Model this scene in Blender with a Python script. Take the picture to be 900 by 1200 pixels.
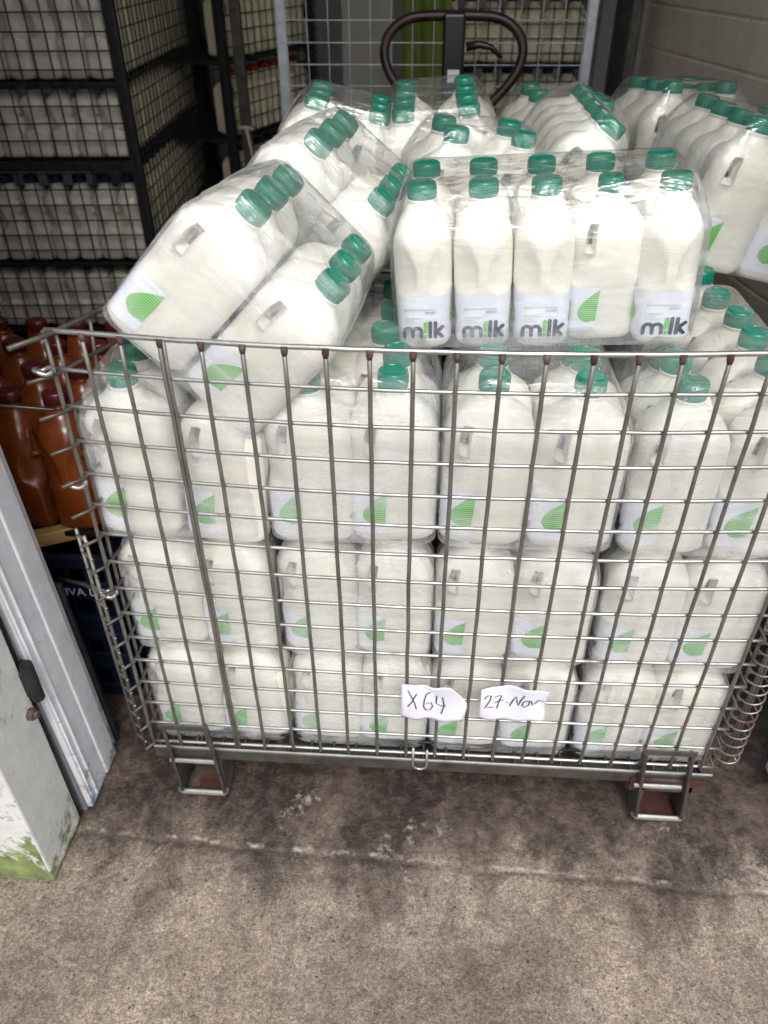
import bpy, bmesh, math, random
from mathutils import Vector, Matrix, noise
R = math.radians
PI = math.pi
random.seed(7)
scene = bpy.context.scene
for o in list(bpy.data.objects): bpy.data.objects.remove(o)
COL = scene.collection

# ------------------------------------------------------------------ camera
cam = bpy.data.cameras.new('camera')
co = bpy.data.objects.new('camera', cam); COL.objects.link(co)
pitch, yaw, roll = 0.6374, -0.069, -0.0055
fw = Vector((math.sin(yaw)*math.cos(pitch), math.cos(yaw)*math.cos(pitch), -math.sin(pitch)))
rr = Vector((math.cos(yaw), -math.sin(yaw), 0)); uu = rr.cross(fw)
r2 = rr*math.cos(roll)+uu*math.sin(roll); u2 = -rr*math.sin(roll)+uu*math.cos(roll)
M = Matrix((r2, u2, -fw)).transposed().to_4x4()
M.translation = Vector((0.4706, -0.8315, 0.3752+0.915))
co.matrix_world = M
cam.sensor_fit = 'VERTICAL'; cam.sensor_height = 36; cam.lens = 27.02
cam.clip_end = 500; cam.clip_start = 0.01
cam.dof.use_dof = True; cam.dof.focus_distance = 1.05; cam.dof.aperture_fstop = 5.0
scene.camera = co

# ------------------------------------------------------------------ light
SUN_EL, SUN_AZ = 52, 168      # azimuth the light comes from, clockwise from +y
w = bpy.data.worlds.new('World'); scene.world = w; w.use_nodes = True
nt = w.node_tree; bg = nt.nodes['Background']
sky = nt.nodes.new('ShaderNodeTexSky'); sky.sky_type = 'NISHITA'; sky.sun_disc = False
sky.sun_elevation = R(SUN_EL); sky.sun_rotation = R(SUN_AZ)
sky.air_density = 1.0; sky.dust_density = 4.0; sky.ozone_density = 1.0
hs = nt.nodes.new('ShaderNodeHueSaturation'); hs.inputs['Saturation'].default_value = 0.35
nt.links.new(sky.outputs[0], hs.inputs['Color'])
nt.links.new(hs.outputs[0], bg.inputs[0]); bg.inputs[1].default_value = 0.15
sl = bpy.data.lights.new('sun', 'SUN'); sl.energy = 0.5; sl.angle = R(12); sl.color = (1, .975, .94)
so = bpy.data.objects.new('sun', sl); COL.objects.link(so)
dv = Vector((math.sin(R(SUN_AZ))*math.cos(R(SUN_EL)), math.cos(R(SUN_AZ))*math.cos(R(SUN_EL)), math.sin(R(SUN_EL))))
so.rotation_euler = dv.to_track_quat('Z', 'Y').to_euler(); so.location = (0, -4, 6)
vs = scene.view_settings
vs.view_transform = 'Standard'; vs.look = 'None'; vs.gamma = 1; vs.use_curve_mapping = False
vs.exposure = 0.80
scene.cycles.transparent_max_bounces = 24
scene.cycles.max_bounces = 8

# ------------------------------------------------------------------ materials
def mat(name, col=(.5,.5,.5), rough=.5, metal=0, **k):
    m = bpy.data.materials.new(name); m.use_nodes = True
    b = m.node_tree.nodes['Principled BSDF']
    b.inputs['Base Color'].default_value = (*col, 1); b.inputs['Roughness'].default_value = rough
    b.inputs['Metallic'].default_value = metal
    for kk, v in k.items(): b.inputs[kk].default_value = v
    return m
def nd(m, t, **k):
    n = m.node_tree.nodes.new(t)
    for a, v in k.items():
        if a.startswith('_'): setattr(n, a[1:], v)
        else:
            key = int(a[1:]) if a[0] == 'i' and a[1:].isdigit() else a.replace('__', ' ')
            n.inputs[key].default_value = v
    return n
def lk(m, a, b): m.node_tree.links.new(a, b)
def ramp(m, fac, stops):
    n = m.node_tree.nodes.new('ShaderNodeValToRGB'); e = n.color_ramp.elements
    while len(e) < len(stops): e.new(.5)
    for x, (p, c) in zip(e, stops):
        x.position = p; x.color = (*c, 1) if len(c) == 3 else c
    lk(m, fac, n.inputs[0]); return n.outputs[0]
def coord(m, kind='Object', scale=(1,1,1)):
    t = nd(m, 'ShaderNodeTexCoord'); mp = nd(m, 'ShaderNodeMapping'); mp.inputs['Scale'].default_value = scale
    lk(m, t.outputs[kind], mp.inputs[0]); return mp.outputs[0]
def noi(m, vec, scale, detail=4, rough=.6, dist=0):
    n = nd(m, 'ShaderNodeTexNoise', Scale=scale, Detail=detail, Roughness=rough, Distortion=dist)
    lk(m, vec, n.inputs['Vector']); return n.outputs['Fac']
def mixc(m, fac, a, b, bt='MIX'):
    n = m.node_tree.nodes.new('ShaderNodeMix'); n.data_type = 'RGBA'; n.blend_type = bt
    for s, v in ((0, fac), (6, a), (7, b)):
        if isinstance(v, (int, float)): n.inputs[s].default_value = v
        elif isinstance(v, tuple): n.inputs[s].default_value = (*v, 1)
        else: lk(m, v, n.inputs[s])
    return n.outputs[2]
def math_(m, op, a, b=None, clamp=False):
    n = m.node_tree.nodes.new('ShaderNodeMath'); n.operation = op; n.use_clamp = clamp
    for i, v in enumerate((a, b)):
        if v is None: continue
        if isinstance(v, (int, float)): n.inputs[i].default_value = v
        else: lk(m, v, n.inputs[i])
    return n.outputs[0]
def bump(m, h, strength=.3, dist=.001):
    n = nd(m, 'ShaderNodeBump', Strength=strength, Distance=dist); lk(m, h, n.inputs['Height'])
    lk(m, n.outputs[0], m.node_tree.nodes['Principled BSDF'].inputs['Normal'])
def base(m, c): lk(m, c, m.node_tree.nodes['Principled BSDF'].inputs['Base Color'])
def inp(m, k, v): lk(m, v, m.node_tree.nodes['Principled BSDF'].inputs[k])

# milk seen through translucent plastic
M_BOT = mat('milk_plastic', (.80,.79,.75), .34)
b = M_BOT.node_tree.nodes['Principled BSDF']
b.inputs['Subsurface Weight'].default_value = .45; b.inputs['Subsurface Radius'].default_value = (.012,.010,.006)
b.inputs['Subsurface Scale'].default_value = 1
v = coord(M_BOT); base(M_BOT, ramp(M_BOT, noi(M_BOT, v, 9, 2), [(.3, (.765,.75,.665)), (.7, (.81,.797,.725))]))
bump(M_BOT, noi(M_BOT, v, 22, 3, .5), .5, .004)
M_BOT2 = mat('warm_lit_cream_plastic', (.76,.69,.48), .42)  # cream plastic, yellowed further in colour to stand for warm light inside
M_CAP = mat('green_cap_plastic', (.003,.185,.118), .26)
M_CAPB = mat('blue_cap_plastic', (.006,.014,.075), .35)
M_CAPR = mat('red_cap_plastic', (.35,.02,.012), .35)
M_LAB = mat('label_paper', (.76,.78,.86), .35)
M_LEAF = mat('leaf_print', (.14,.55,.12), .35)
v = coord(M_LEAF); wv = nd(M_LEAF, 'ShaderNodeTexWave', Scale=95.0, Distortion=1.5, Detail=1.0); wv.bands_direction = 'Z'
wv.inputs['Detail Scale'].default_value = .6
lk(M_LEAF, v, wv.inputs['Vector'])
base(M_LEAF, ramp(M_LEAF, wv.outputs['Fac'], [(0, (.06,.40,.03)), (.66, (.06,.40,.03)), (.9, (.38,.68,.30))]))
M_INK = mat('dark_print', (.035,.045,.10), .4)
M_GRN = mat('green_print', (.16,.55,.08), .4)
M_GRY = mat('grey_print', (.36,.36,.42), .4)

def metal(name, c0, c1, rust=(.10,.045,.025), ra=.62, rb=.75, met=.85, rough=.38):
    m = mat(name, c0, rough, met); v = coord(m)
    c = ramp(m, noi(m, v, 30, 4), [(.3, c0), (.7, c1)])
    rf = ramp(m, noi(m, v, 13, 5, .65), [(ra, (0,0,0)), (rb, (1,1,1))])
    base(m, mixc(m, rf, c, rust)); inp(m, 'Metallic', math_(m, 'MULTIPLY', math_(m, 'SUBTRACT', 1.0, rf), met))
    inp(m, 'Roughness', math_(m, 'ADD', math_(m, 'MULTIPLY', rf, .35), rough))
    bump(m, noi(m, v, 220, 2), .3, .0005); return m
M_WH = metal('galvanised_wire', (.32,.32,.31), (.50,.50,.48), ra=.62, rough=.33)
M_WV = metal('tarnished_wire', (.13,.125,.11), (.23,.22,.20), ra=.60, met=.6, rough=.42)
M_FR = metal('tarnished_steel', (.055,.052,.046), (.12,.115,.10), ra=.55, met=.6, rough=.45)
M_RUST = metal('rusty_steel', (.06,.04,.032), (.13,.095,.08), rust=(.05,.017,.011), ra=.42, rb=.55, met=.3, rough=.6)
M_DK = metal('dark_painted_or_shaded_steel', (.012,.013,.015), (.03,.03,.033), ra=.68, met=.3, rough=.5)
M_DKM = mat('dark_mesh_wire', (.028,.027,.026), .5, .5)
M_GALV = metal('galvanised_post', (.35,.38,.42), (.55,.58,.62), ra=.68, met=.5, rough=.45)
M_BLK = mat('black_paint', (.008,.007,.007), .32)
M_COPP = metal('worn_handle', (.018,.012,.012), (.035,.022,.02), rust=(.05,.02,.015), ra=.5, met=.3, rough=.35)

# shrink film
def film_mat(name, lo, mid, hi):
    m = bpy.data.materials.new(name); m.use_nodes = True; t = m.node_tree
    t.nodes.remove(t.nodes['Principled BSDF']); out = t.nodes['Material Output']
    tr = nd(m, 'ShaderNodeBsdfTransparent'); tr.inputs[0].default_value = (.985,.99,.99,1)
    gl = nd(m, 'ShaderNodeBsdfGlossy', Roughness=.10); gl.inputs[0].default_value = (1,1,1,1)
    df = nd(m, 'ShaderNodeBsdfDiffuse'); df.inputs[0].default_value = (.88,.89,.92,1)
    v = coord(m, 'Object', (1,1,1)); ns = noi(m, v, 11, 3, .5, 1.0)
    # soft tension creases running between the caps and down the sides
    rd = math_(m, 'ABSOLUTE', math_(m, 'SUBTRACT', noi(m, coord(m, 'Object', (5,26,9)), 1.5, 2, .45, .5), .5))
    cr = ramp(m, rd, [(0, (1,1,1)), (.03, (.45,.45,.45)), (.11, (0,0,0))])
    fw_ = noi(m, coord(m, 'Object', (7,30,30)), 1.4, 3, .55, .9)
    h = math_(m, 'ADD', math_(m, 'ADD', ns, math_(m, 'MULTIPLY', fw_, .40)), math_(m, 'MULTIPLY', cr, .10))
    bp = nd(m, 'ShaderNodeBump', Strength=.85, Distance=.010); lk(m, h, bp.inputs['Height']); lk(m, bp.outputs[0], gl.inputs['Normal'])
    fr = nd(m, 'ShaderNodeLayerWeight', Blend=.26); lk(m, bp.outputs[0], fr.inputs['Normal'])
    veil = ramp(m, math_(m, 'ADD', math_(m, 'MULTIPLY', ns, .5), math_(m, 'MULTIPLY', fw_, .5)), [(.36, (lo,)*3), (.5, (mid,)*3), (.66, (hi,)*3)])
    veil = math_(m, 'ADD', veil, math_(m, 'MULTIPLY', cr, mid*.6), True)
    sz = nd(m, 'ShaderNodeSeparateXYZ'); lk(m, v, sz.inputs[0])
    top = nd(m, 'ShaderNodeMapRange'); lk(m, sz.outputs[2], top.inputs[0]); top.inputs[1].default_value = .20; top.inputs[2].default_value = .215; top.inputs[3].default_value = 1; top.inputs[4].default_value = .4
    veil = math_(m, 'MULTIPLY', veil, top.outputs[0])
    m1 = nd(m, 'ShaderNodeMixShader'); lk(m, veil, m1.inputs[0]); lk(m, tr.outputs[0], m1.inputs[1]); lk(m, df.outputs[0], m1.inputs[2])
    m2 = nd(m, 'ShaderNodeMixShader'); lk(m, math_(m, 'ADD', math_(m, 'MULTIPLY', fr.outputs['Fresnel'], .50), .045, True), m2.inputs[0])
    lk(m, m1.outputs[0], m2.inputs[1]); lk(m, gl.outputs[0], m2.inputs[2]); lk(m, m2.outputs[0], out.inputs[0])
    return m
M_FILM = film_mat('shrink_film', .02, .08, .22)
M_FILM2 = film_mat('milky_shrink_film', .06, .17, .38)

def concrete():
    m = mat('stained_concrete', (.2,.17,.15), .8); v = coord(m)
    mid = noi(m, v, 5, 6, .72, .5); grit = noi(m, v, 150, 4, .8); grit2 = noi(m, v, 330, 2, .8); fine2 = noi(m, v, 42, 5, .78, .3)
    strk = noi(m, coord(m, 'Object', (11,2.2,1)), 1.4, 5, .7, .4)
    c = ramp(m, mid, [(.32, (.145,.116,.092)), (.5, (.200,.163,.132)), (.68, (.275,.230,.190))])
    c = mixc(m, .55, c, ramp(m, fine2, [(.34, (.22,.21,.20)), (.5, (.5,.5,.5)), (.64, (.76,.75,.72))]), 'OVERLAY')
    c = mixc(m, .60, c, ramp(m, grit, [(.36, (.12,.11,.11)), (.5, (.5,.5,.5)), (.64, (.88,.86,.82))]), 'OVERLAY')
    c = mixc(m, .6, c, ramp(m, grit2, [(.36, (.2,.2,.2)), (.64, (.82,.82,.82))]), 'OVERLAY')
    c = mixc(m, .60, c, ramp(m, noi(m, v, 2.0, 5, .68, .9), [(.36, (.24,.225,.22)), (.5, (.5,.5,.5)), (.62, (.74,.73,.70))]), 'OVERLAY')
    c = mixc(m, ramp(m, strk, [(.50, (0,0,0)), (.68, (.55,.55,.55))]), c, mixc(m, .5, c, (.06,.045,.04)))
    vo = nd(m, 'ShaderNodeTexVoronoi', Scale=70.0); lk(m, v, vo.inputs['Vector'])
    wv_ = math_(m, 'ADD', vo.outputs['Distance'], math_(m, 'MULTIPLY', grit, .22))
    pk = ramp(m, wv_, [(.24, (1,1,1)), (.31, (0,0,0))])
    sel = ramp(m, noi(m, v, 33, 1), [(.50, (0,0,0)), (.58, (1,1,1))])
    pk = math_(m, 'MULTIPLY', pk, sel)
    c = mixc(m, math_(m, 'MULTIPLY', pk, .8), c, ramp(m, noi(m, v, 80, 1), [(.4, (.028,.027,.03)), (.56, (.075,.062,.058)), (.68, (.40,.36,.32))]))
    sx = nd(m, 'ShaderNodeSeparateXYZ'); lk(m, v, sx.inputs[0])
    # damp, rust-brown staining inside the doorway, patchy, breaking up into streaks
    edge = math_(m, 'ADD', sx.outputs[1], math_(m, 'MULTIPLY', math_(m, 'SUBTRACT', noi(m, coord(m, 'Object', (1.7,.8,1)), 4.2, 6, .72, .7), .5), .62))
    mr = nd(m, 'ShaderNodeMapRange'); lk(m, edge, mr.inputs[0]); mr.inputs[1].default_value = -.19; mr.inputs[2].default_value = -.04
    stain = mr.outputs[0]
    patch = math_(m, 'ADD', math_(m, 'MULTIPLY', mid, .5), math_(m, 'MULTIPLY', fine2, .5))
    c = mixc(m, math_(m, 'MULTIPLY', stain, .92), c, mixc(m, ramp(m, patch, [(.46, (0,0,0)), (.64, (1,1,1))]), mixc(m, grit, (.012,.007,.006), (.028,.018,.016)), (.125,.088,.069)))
    pale = ramp(m, noi(m, v, 6.0, 7, .8, .6), [(.60, (0,0,0)), (.66, (1,1,1))])
    pale = math_(m, 'MULTIPLY', pale, ramp(m, noi(m, v, 75, 3, .8), [(.42, (0,0,0)), (.56, (1,1,1))]))
    c = mixc(m, math_(m, 'MULTIPLY', pale, .65), c, (.46,.40,.35))
    vo2 = nd(m, 'ShaderNodeTexVoronoi', Scale=4.3); lk(m, v, vo2.inputs['Vector'])
    wob = math_(m, 'ADD', vo2.outputs['Distance'], math_(m, 'MULTIPLY', noi(m, v, 38, 4, .7), .13))
    c = mixc(m, ramp(m, wob, [(.095, (.85,.85,.85)), (.115, (0,0,0))]), c, (.022,.018,.018))
    # worn joint across the threshold
    ln = math_(m, 'ADD', math_(m, 'ADD', sx.outputs[1], math_(m, 'MULTIPLY', sx.outputs[0], .034)), .104)
    ln = math_(m, 'ADD', ln, math_(m, 'MULTIPLY', math_(m, 'SUBTRACT', noi(m, v, 9, 6, .75), .5), .034))
    ab = math_(m, 'ABSOLUTE', ln)
    gap = ramp(m, math_(m, 'MULTIPLY', ab, 100), [(.05, (1,1,1)), (1.0, (0,0,0))])
    gap = math_(m, 'MULTIPLY', gap, ramp(m, noi(m, v, 7, 4, .7), [(.36, (.25,.25,.25)), (.56, (1,1,1))]))
    pl = ramp(m, math_(m, 'MULTIPLY', math_(m, 'ABSOLUTE', math_(m, 'ADD', ln, -.009)), 100), [(.2, (1,1,1)), (.7, (0,0,0))])
    pl = math_(m, 'MULTIPLY', pl, ramp(m, noi(m, v, 14, 4, .75), [(.50, (0,0,0)), (.60, (1,1,1))]))
    c = mixc(m, math_(m, 'MULTIPLY', pl, .75), c, (.46,.38,.31))
    c = mixc(m, math_(m, 'MULTIPLY', gap, .55), c, (.040,.028,.024))
    base(m, c)
    h = math_(m, 'ADD', math_(m, 'MULTIPLY', grit, .9), math_(m, 'ADD', math_(m, 'MULTIPLY', fine2, 1.6), math_(m, 'MULTIPLY', pk, .5)))
    h = math_(m, 'SUBTRACT', h, math_(m, 'MULTIPLY', gap, .8))
    bump(m, h, .7, .003)
    inp(m, 'Roughness', ramp(m, math_(m, 'ADD', math_(m, 'MULTIPLY', stain, -.3), mid), [(.1, (.45,.45,.45)), (.6, (.85,.85,.85))]))
    return m
M_CON = concrete()

def painted(name, c, dirt, dsc=6, algae=0, lo=.5, hi=.75):
    m = mat(name, c, .5); v = coord(m)
    cc = ramp(m, noi(m, v, dsc*3, 6, .7), [(.3, tuple(x*.80 for x in c)), (.6, c)])
    sp = ramp(m, noi(m, coord(m, 'Object', (1,1,.35)), dsc, 6, .75, .6), [(lo, (0,0,0)), (hi, (1,1,1))])
    cc = mixc(m, math_(m, 'MULTIPLY', sp, .7), cc, dirt)
    ch = ramp(m, noi(m, v, 55, 3, .7), [(.66, (0,0,0)), (.70, (1,1,1))]); cc = mixc(m, math_(m, 'MULTIPLY', ch, .6), cc, (.12,.10,.09))
    if name.startswith('weathered'):
        bl = ramp(m, noi(m, coord(m, 'Object', (14,14,4)), 1.2, 6, .75, .5), [(.54, (0,0,0)), (.62, (1,1,1))]); sz_ = nd(m, 'ShaderNodeSeparateXYZ'); lk(m, v, sz_.inputs[0])
        lowp = ramp(m, sz_.outputs[2], [(.12, (1,1,1)), (.45, (.15,.15,.15))])
        cc = mixc(m, math_(m, 'MULTIPLY', math_(m, 'MULTIPLY', bl, lowp), .8), cc, (.22,.36,.52))
        gm = ramp(m, math_(m, 'SUBTRACT', noi(m, v, 26, 5, .7), math_(m, 'MULTIPLY', sz_.outputs[2], 1.2)), [(.44, (0,0,0)), (.54, (1,1,1))])
        cc = mixc(m, math_(m, 'MULTIPLY', gm, .7), cc, (.13,.11,.10))
    if algae:
        sx = nd(m, 'ShaderNodeSeparateXYZ'); lk(m, v, sx.inputs[0])
        g = math_(m, 'SUBTRACT', noi(m, v, 8, 6, .75, .4), math_(m, 'MULTIPLY', sx.outputs[2], algae))
        g = math_(m, 'ADD', g, math_(m, 'MULTIPLY', math_(m, 'LESS_THAN', sx.outputs[1], -.0665), .10)); gf = ramp(m, g, [(.42, (0,0,0)), (.48, (1,1,1))])
        pf = ramp(m, noi(m, coord(m, 'Object', (13,11,5)), 1.0, 5, .7, .4), [(.53, (0,0,0)), (.60, (1,1,1))]); gf = math_(m, 'MAXIMUM', gf, math_(m, 'MULTIPLY', pf, .75))
        gc = ramp(m, noi(m, v, 30, 4), [(.3, (.035,.05,.008)), (.7, (.22,.28,.04))])
        cc = mixc(m, math_(m, 'MULTIPLY', gf, .9), cc, gc)
    base(m, cc); bump(m, noi(m, v, 90, 4, .7), .5, .001); return m
M_JAMB = painted('weathered_white_paint', (.66,.66,.69), (.30,.38,.50), 5)
M_DOOR = painted('algae_stained_white_paint', (.62,.63,.61), (.42,.39,.33), 6, .9)
M_GREYW = painted('grey_worn_timber', (.18,.18,.20), (.08,.07,.07), 7)
M_WALL = painted('grey_render', (.30,.29,.27), (.15,.14,.13), 3)
M_DIM = painted('dim_grey_board', (.24,.23,.20), (.14,.13,.11), 3)
M_CLAD = painted('cream_cladding', (.80,.71,.58), (.66,.58,.48), 4)

# ------------------------------------------------------------------ mesh helpers
def link(name, verts, faces, mats, parent=None, smooth=True, fm=None):
    me = bpy.data.meshes.new(name); me.from_pydata([tuple(v) for v in verts], [], faces)
    for m in (mats if isinstance(mats, (list, tuple)) else [mats]): me.materials.append(m)
    if fm: me.polygons.foreach_set('material_index', fm)
    me.polygons.foreach_set('use_smooth', [smooth]*len(me.polygons)); me.validate(); me.update()
    o = bpy.data.objects.new(name, me); COL.objects.link(o)
    if parent: o.parent = parent
    return o
class MB:
    def __init__(s): s.v = []; s.f = []; s.m = []
    def add(s, vs, fs, mi=0):
        n = len(s.v); s.v += [Vector(x) for x in vs]; s.f += [[i+n for i in f] for f in fs]; s.m += [mi]*len(fs); return s
    def box(s, a, b, mi=0, bev=0.0, M=None):
        x0,y0,z0 = a; x1,y1,z1 = b
        if bev > 0:
            bm = bmesh.new(); bmesh.ops.create_cube(bm, size=1)
            for v in bm.verts: v.co = Vector(((x0+x1)/2+v.co.x*(x1-x0), (y0+y1)/2+v.co.y*(y1-y0), (z0+z1)/2+v.co.z*(z1-z0)))
            bmesh.ops.bevel(bm, geom=bm.edges[:], offset=bev, segments=2, affect='EDGES', profile=.5)
            bm.verts.index_update()
            vs = [v.co.copy() for v in bm.verts]; fs = [[v.index for v in f.verts] for f in bm.faces]; bm.free()
        else:
            vs = [Vector(p) for p in ((x0,y0,z0),(x1,y0,z0),(x1,y1,z0),(x0,y1,z0),(x0,y0,z1),(x1,y0,z1),(x1,y1,z1),(x0,y1,z1))]
            fs = [(0,3,2,1),(4,5,6,7),(0,1,5,4),(1,2,6,5),(2,3,7,6),(3,0,4,7)]
        if M is not None: vs = [M @ v for v in vs]
        return s.add(vs, fs, mi)
    def tube(s, pts, r, n=8, mi=0, closed=False, cap=True):
        pts = [Vector(p) for p in pts]; N = len(pts); vs = []; up = None
        for i, p in enumerate(pts):
            if closed: t = (pts[(i+1)%N]-pts[i-1]).normalized()
            else: t = (pts[min(i+1,N-1)]-pts[max(i-1,0)]).normalized()
            if up is None:
                a = Vector((0,0,1)) if abs(t.z) < .9 else Vector((1,0,0)); up = (a-t*a.dot(t)).normalized()
            else: up = (up-t*up.dot(t)).normalized()
            sd = t.cross(up); rad = r[i] if isinstance(r, (list, tuple)) else r
            for k in range(n):
                a = 2*PI*k/n; vs.append(p+(up*math.cos(a)+sd*math.sin(a))*rad)
        fs = []
        for i in range(N if closed else N-1):
            j = (i+1) % N
            for k in range(n): fs.append((i*n+k, i*n+(k+1)%n, j*n+(k+1)%n, j*n+k))
        if cap and not closed: fs += [tuple(range(n-1,-1,-1)), tuple((N-1)*n+k for k in range(n))]
        return s.add(vs, fs, mi)
    def build(s, name, mats, parent=None, smooth=False): return link(name, s.v, s.f, mats, parent, smooth, s.m)
def tag(o, label=None, cat=None, group=None, kind=None):
    if label: o['label'] = label
    if cat: o['category'] = cat
    if group: o['group'] = group
    if kind: o['kind'] = kind
    return o
def empty(name, loc=(0,0,0), label=None, cat=None, group=None):
    o = bpy.data.objects.new(name, None); o.empty_display_size = .05; COL.objects.link(o); o.location = loc
    return tag(o, label, cat, group)
def copy_tree(o, parent=None):
    c = o.copy(); COL.objects.link(c)
    if parent: c.parent = parent
    for ch in [x for x in CH.get(o.name, [])]: 
        d = copy_tree(ch, c)
    return c
CH = {}
def reg(o):
    def rec(x):
        CH[x.name] = list(x.children)
        for y in x.children: rec(y)
    rec(o)

# ------------------------------------------------------------------ bottle prototype
HX, HY = .0592, .0387
NS = 72
PROF = [(0,.050,.032,4),(.003,.0535,.0355,4.4),(.010,.0592,.0387,5)]+[(z,.0592,.0387,5) for z in (.02,.035,.05,.065,.078,.084,.09,.097,.105,.115,.125,.135,.145,.155)]+\
       [(.163,.0586,.0384,4.6),(.170,.0560,.0372,4.2),(.177,.0528,.0352,3.7),(.184,.0475,.0325,3.2),(.190,.0400,.0290,2.8),(.196,.0315,.0252,2.4),(.201,.0255,.0225,2.1),(.206,.0215,.0208,2),(.210,.0190,.0190,2),(.2115,.0205,.0205,2),(.2130,.0205,.0205,2),(.2138,.0180,.0180,2),(.222,.0180,.0180,2)]
def section(sx, sy, n):
    fine = []
    for i in range(721):
        a = 2*PI*i/720; c, s = math.cos(a), math.sin(a)
        fine.append((sx*math.copysign(abs(c)**(2/n), c), sy*math.copysign(abs(s)**(2/n), s)))
    L = [0]
    for i in range(720): L.append(L[-1]+math.hypot(fine[i+1][0]-fine[i][0], fine[i+1][1]-fine[i][1]))
    out = []; j = 0
    for k in range(NS):
        t = L[-1]*k/NS
        while L[j+1] < t: j += 1
        f = (t-L[j])/max(1e-9, L[j+1]-L[j]); out.append((fine[j][0]+(fine[j+1][0]-fine[j][0])*f, fine[j][1]+(fine[j+1][1]-fine[j][1])*f))
    return out
def ss(a, b, x):
    t = max(0, min(1, (x-a)/(b-a))); return t*t*(3-2*t)
def deform(x, y, z):
    # the grip side: corners chamfered away so a ridge runs up to the neck
    s = max(0, min(1, (-.028-x)/.026)); s = s*(.5+.5*s); t = ss(.084, .096, z)*(1-max(0, min(1, (z-.125)/.058)))
    y *= 1-.72*s*t
    # panels slightly sunk on the broad sides
    if z < .16: y *= 1-.035*ss(.012,.03,z)*(1-ss(.085,.09,z))
    if .012 < z < .175: y += math.copysign(.0022, y)*max(0, 1-(x/.058)**2)*ss(.012,.06,z)*(1-ss(.14,.175,z))*min(1, abs(y)/.02)
    return x, y, z
def bottle_mesh(slot=True):
    vs = []; fs = []
    for z, sx, sy, n in PROF:
        for x, y in section(sx, sy, n): vs.append(deform(x, y, z))
    K = len(PROF)
    kz = [k for k in range(K) if .134 <= PROF[k][0] <= .178]
    k0, k1 = kz[0], kz[-1]
    # columns on the +y side whose x lies in the slot
    sec = section(.0592, .0387, 5)
    cols = [i for i in range(NS//2+1) if -.041 <= sec[i][0] <= -.021 and sec[i][1] > .02]
    i0, i1 = min(cols), max(cols)
    hole = set()
    for k in range(k0, k1 if slot else k0):
        for i in range(i0, i1):
            hole.add((k, i)); hole.add((k, NS-1-i))
    for k in range(K-1):
        for i in range(NS):
            if (k, i) in hole: continue
            j = (i+1) % NS; fs.append((k*NS+i, k*NS+j, (k+1)*NS+j, (k+1)*NS+i))
    mir = lambda k, i: k*NS+(NS-i) % NS
    loop = [(k0, i) for i in range(i0, i1)]+[(k, i1) for k in range(k0, k1)]+[(k1, i) for i in range(i1, i0, -1)]+[(k, i0) for k in range(k1, k0, -1)]
    for sg in ((1, -1) if slot else ()):
        ix = [(k*NS+i) if sg == 1 else mir(k, i) for k, i in loop]; prev = ix
        cx_ = sum(vs[q][0] for q in ix)/len(ix); cz_ = sum(vs[q][2] for q in ix)/len(ix)
        for dep, shr in ((.003, .95), (.016, .80), (.020, .6)):
            cur = []
            for q in ix:
                x, y, z = vs[q]; cur.append(len(vs)); vs.append((cx_+(x-cx_)*shr, y-math.copysign(min(dep, abs(y)-.004), y), cz_+(z-cz_)*shr))
            for a in range(len(ix)):
                b_ = (a+1) % len(ix); fs.append((prev[a], cur[a], cur[b_], prev[b_]) if sg == 1 else (prev[b_], cur[b_], cur[a], prev[a]))
            prev = cur
        fs.append(tuple(prev) if sg == 1 else tuple(prev[::-1]))
    fs.append(tuple(range(NS-1, -1, -1))); fs.append(tuple((K-1)*NS+i for i in range(NS)))
    return vs, fs
def surf_y(x, z): # front face y (negative) at x
    n = 5; t = max(0, 1-abs(x/HX)**n)**(1/n); y = -HY*t
    return deform(x, y, z)[1]
def label_mesh(off=.0007):
    # wraps the narrow grip side and part of both broad sides
    path = []
    n = 5
    for i in range(41):
        a = 2*PI*(i/40); 
    fine = []
    for i in range(721):
        a = 2*PI*i/720; c, s = math.cos(a), math.sin(a)
        x = HX*math.copysign(abs(c)**(2/n), c); y = HY*math.copysign(abs(s)**(2/n), s)
        if x < -.0095: fine.append((x, y))
    step = max(1, len(fine)//1); pts = fine[::6]
    if pts[-1] != fine[-1]: pts.append(fine[-1])
    zs = [.0155, .03, .05, .068, .0855]
    vs = []; fs = []
    for z in zs:
        for k, (x, y) in enumerate(pts):
            X, Y, Z = deform(x, y, z)
            a, b_ = pts[max(0,k-1)], pts[min(len(pts)-1,k+1)]
            nx, ny = (b_[1]-a[1]), -(b_[0]-a[0]); l = math.hypot(nx, ny) or 1
            vs.append((X+nx/l*off, Y+ny/l*off, Z))
    P = len(pts)
    for r_ in range(len(zs)-1):
        for k in range(P-1): fs.append((r_*P+k, r_*P+k+1, (r_+1)*P+k+1, (r_+1)*P+k))
    return vs, fs
def leaf_mesh(sgn, off=.0016):
    vs = []; fs = []; G = [(0,.46),(.05,.68),(.13,.86),(.26,.98),(.42,.96),(.56,.84),(.70,.65),(.82,.44),(.92,.22),(1,.03)]
    for _ in (0,):
        n0 = len(vs)
        for t, g in G:
            z = .033+.048*t; xr = -.0135+.003*t
            for k in range(7):
                x = xr-.0325*g*k/6
                vs.append((x, sgn*(-surf_y(x, z)+off), z-.002*(k/6)**2*(1-t)))
        for r_ in range(len(G)-1):
            for k in range(6): fs.append((n0+r_*7+k, n0+r_*7+k+1, n0+(r_+1)*7+k+1, n0+(r_+1)*7+k))
    return vs, fs
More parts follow.
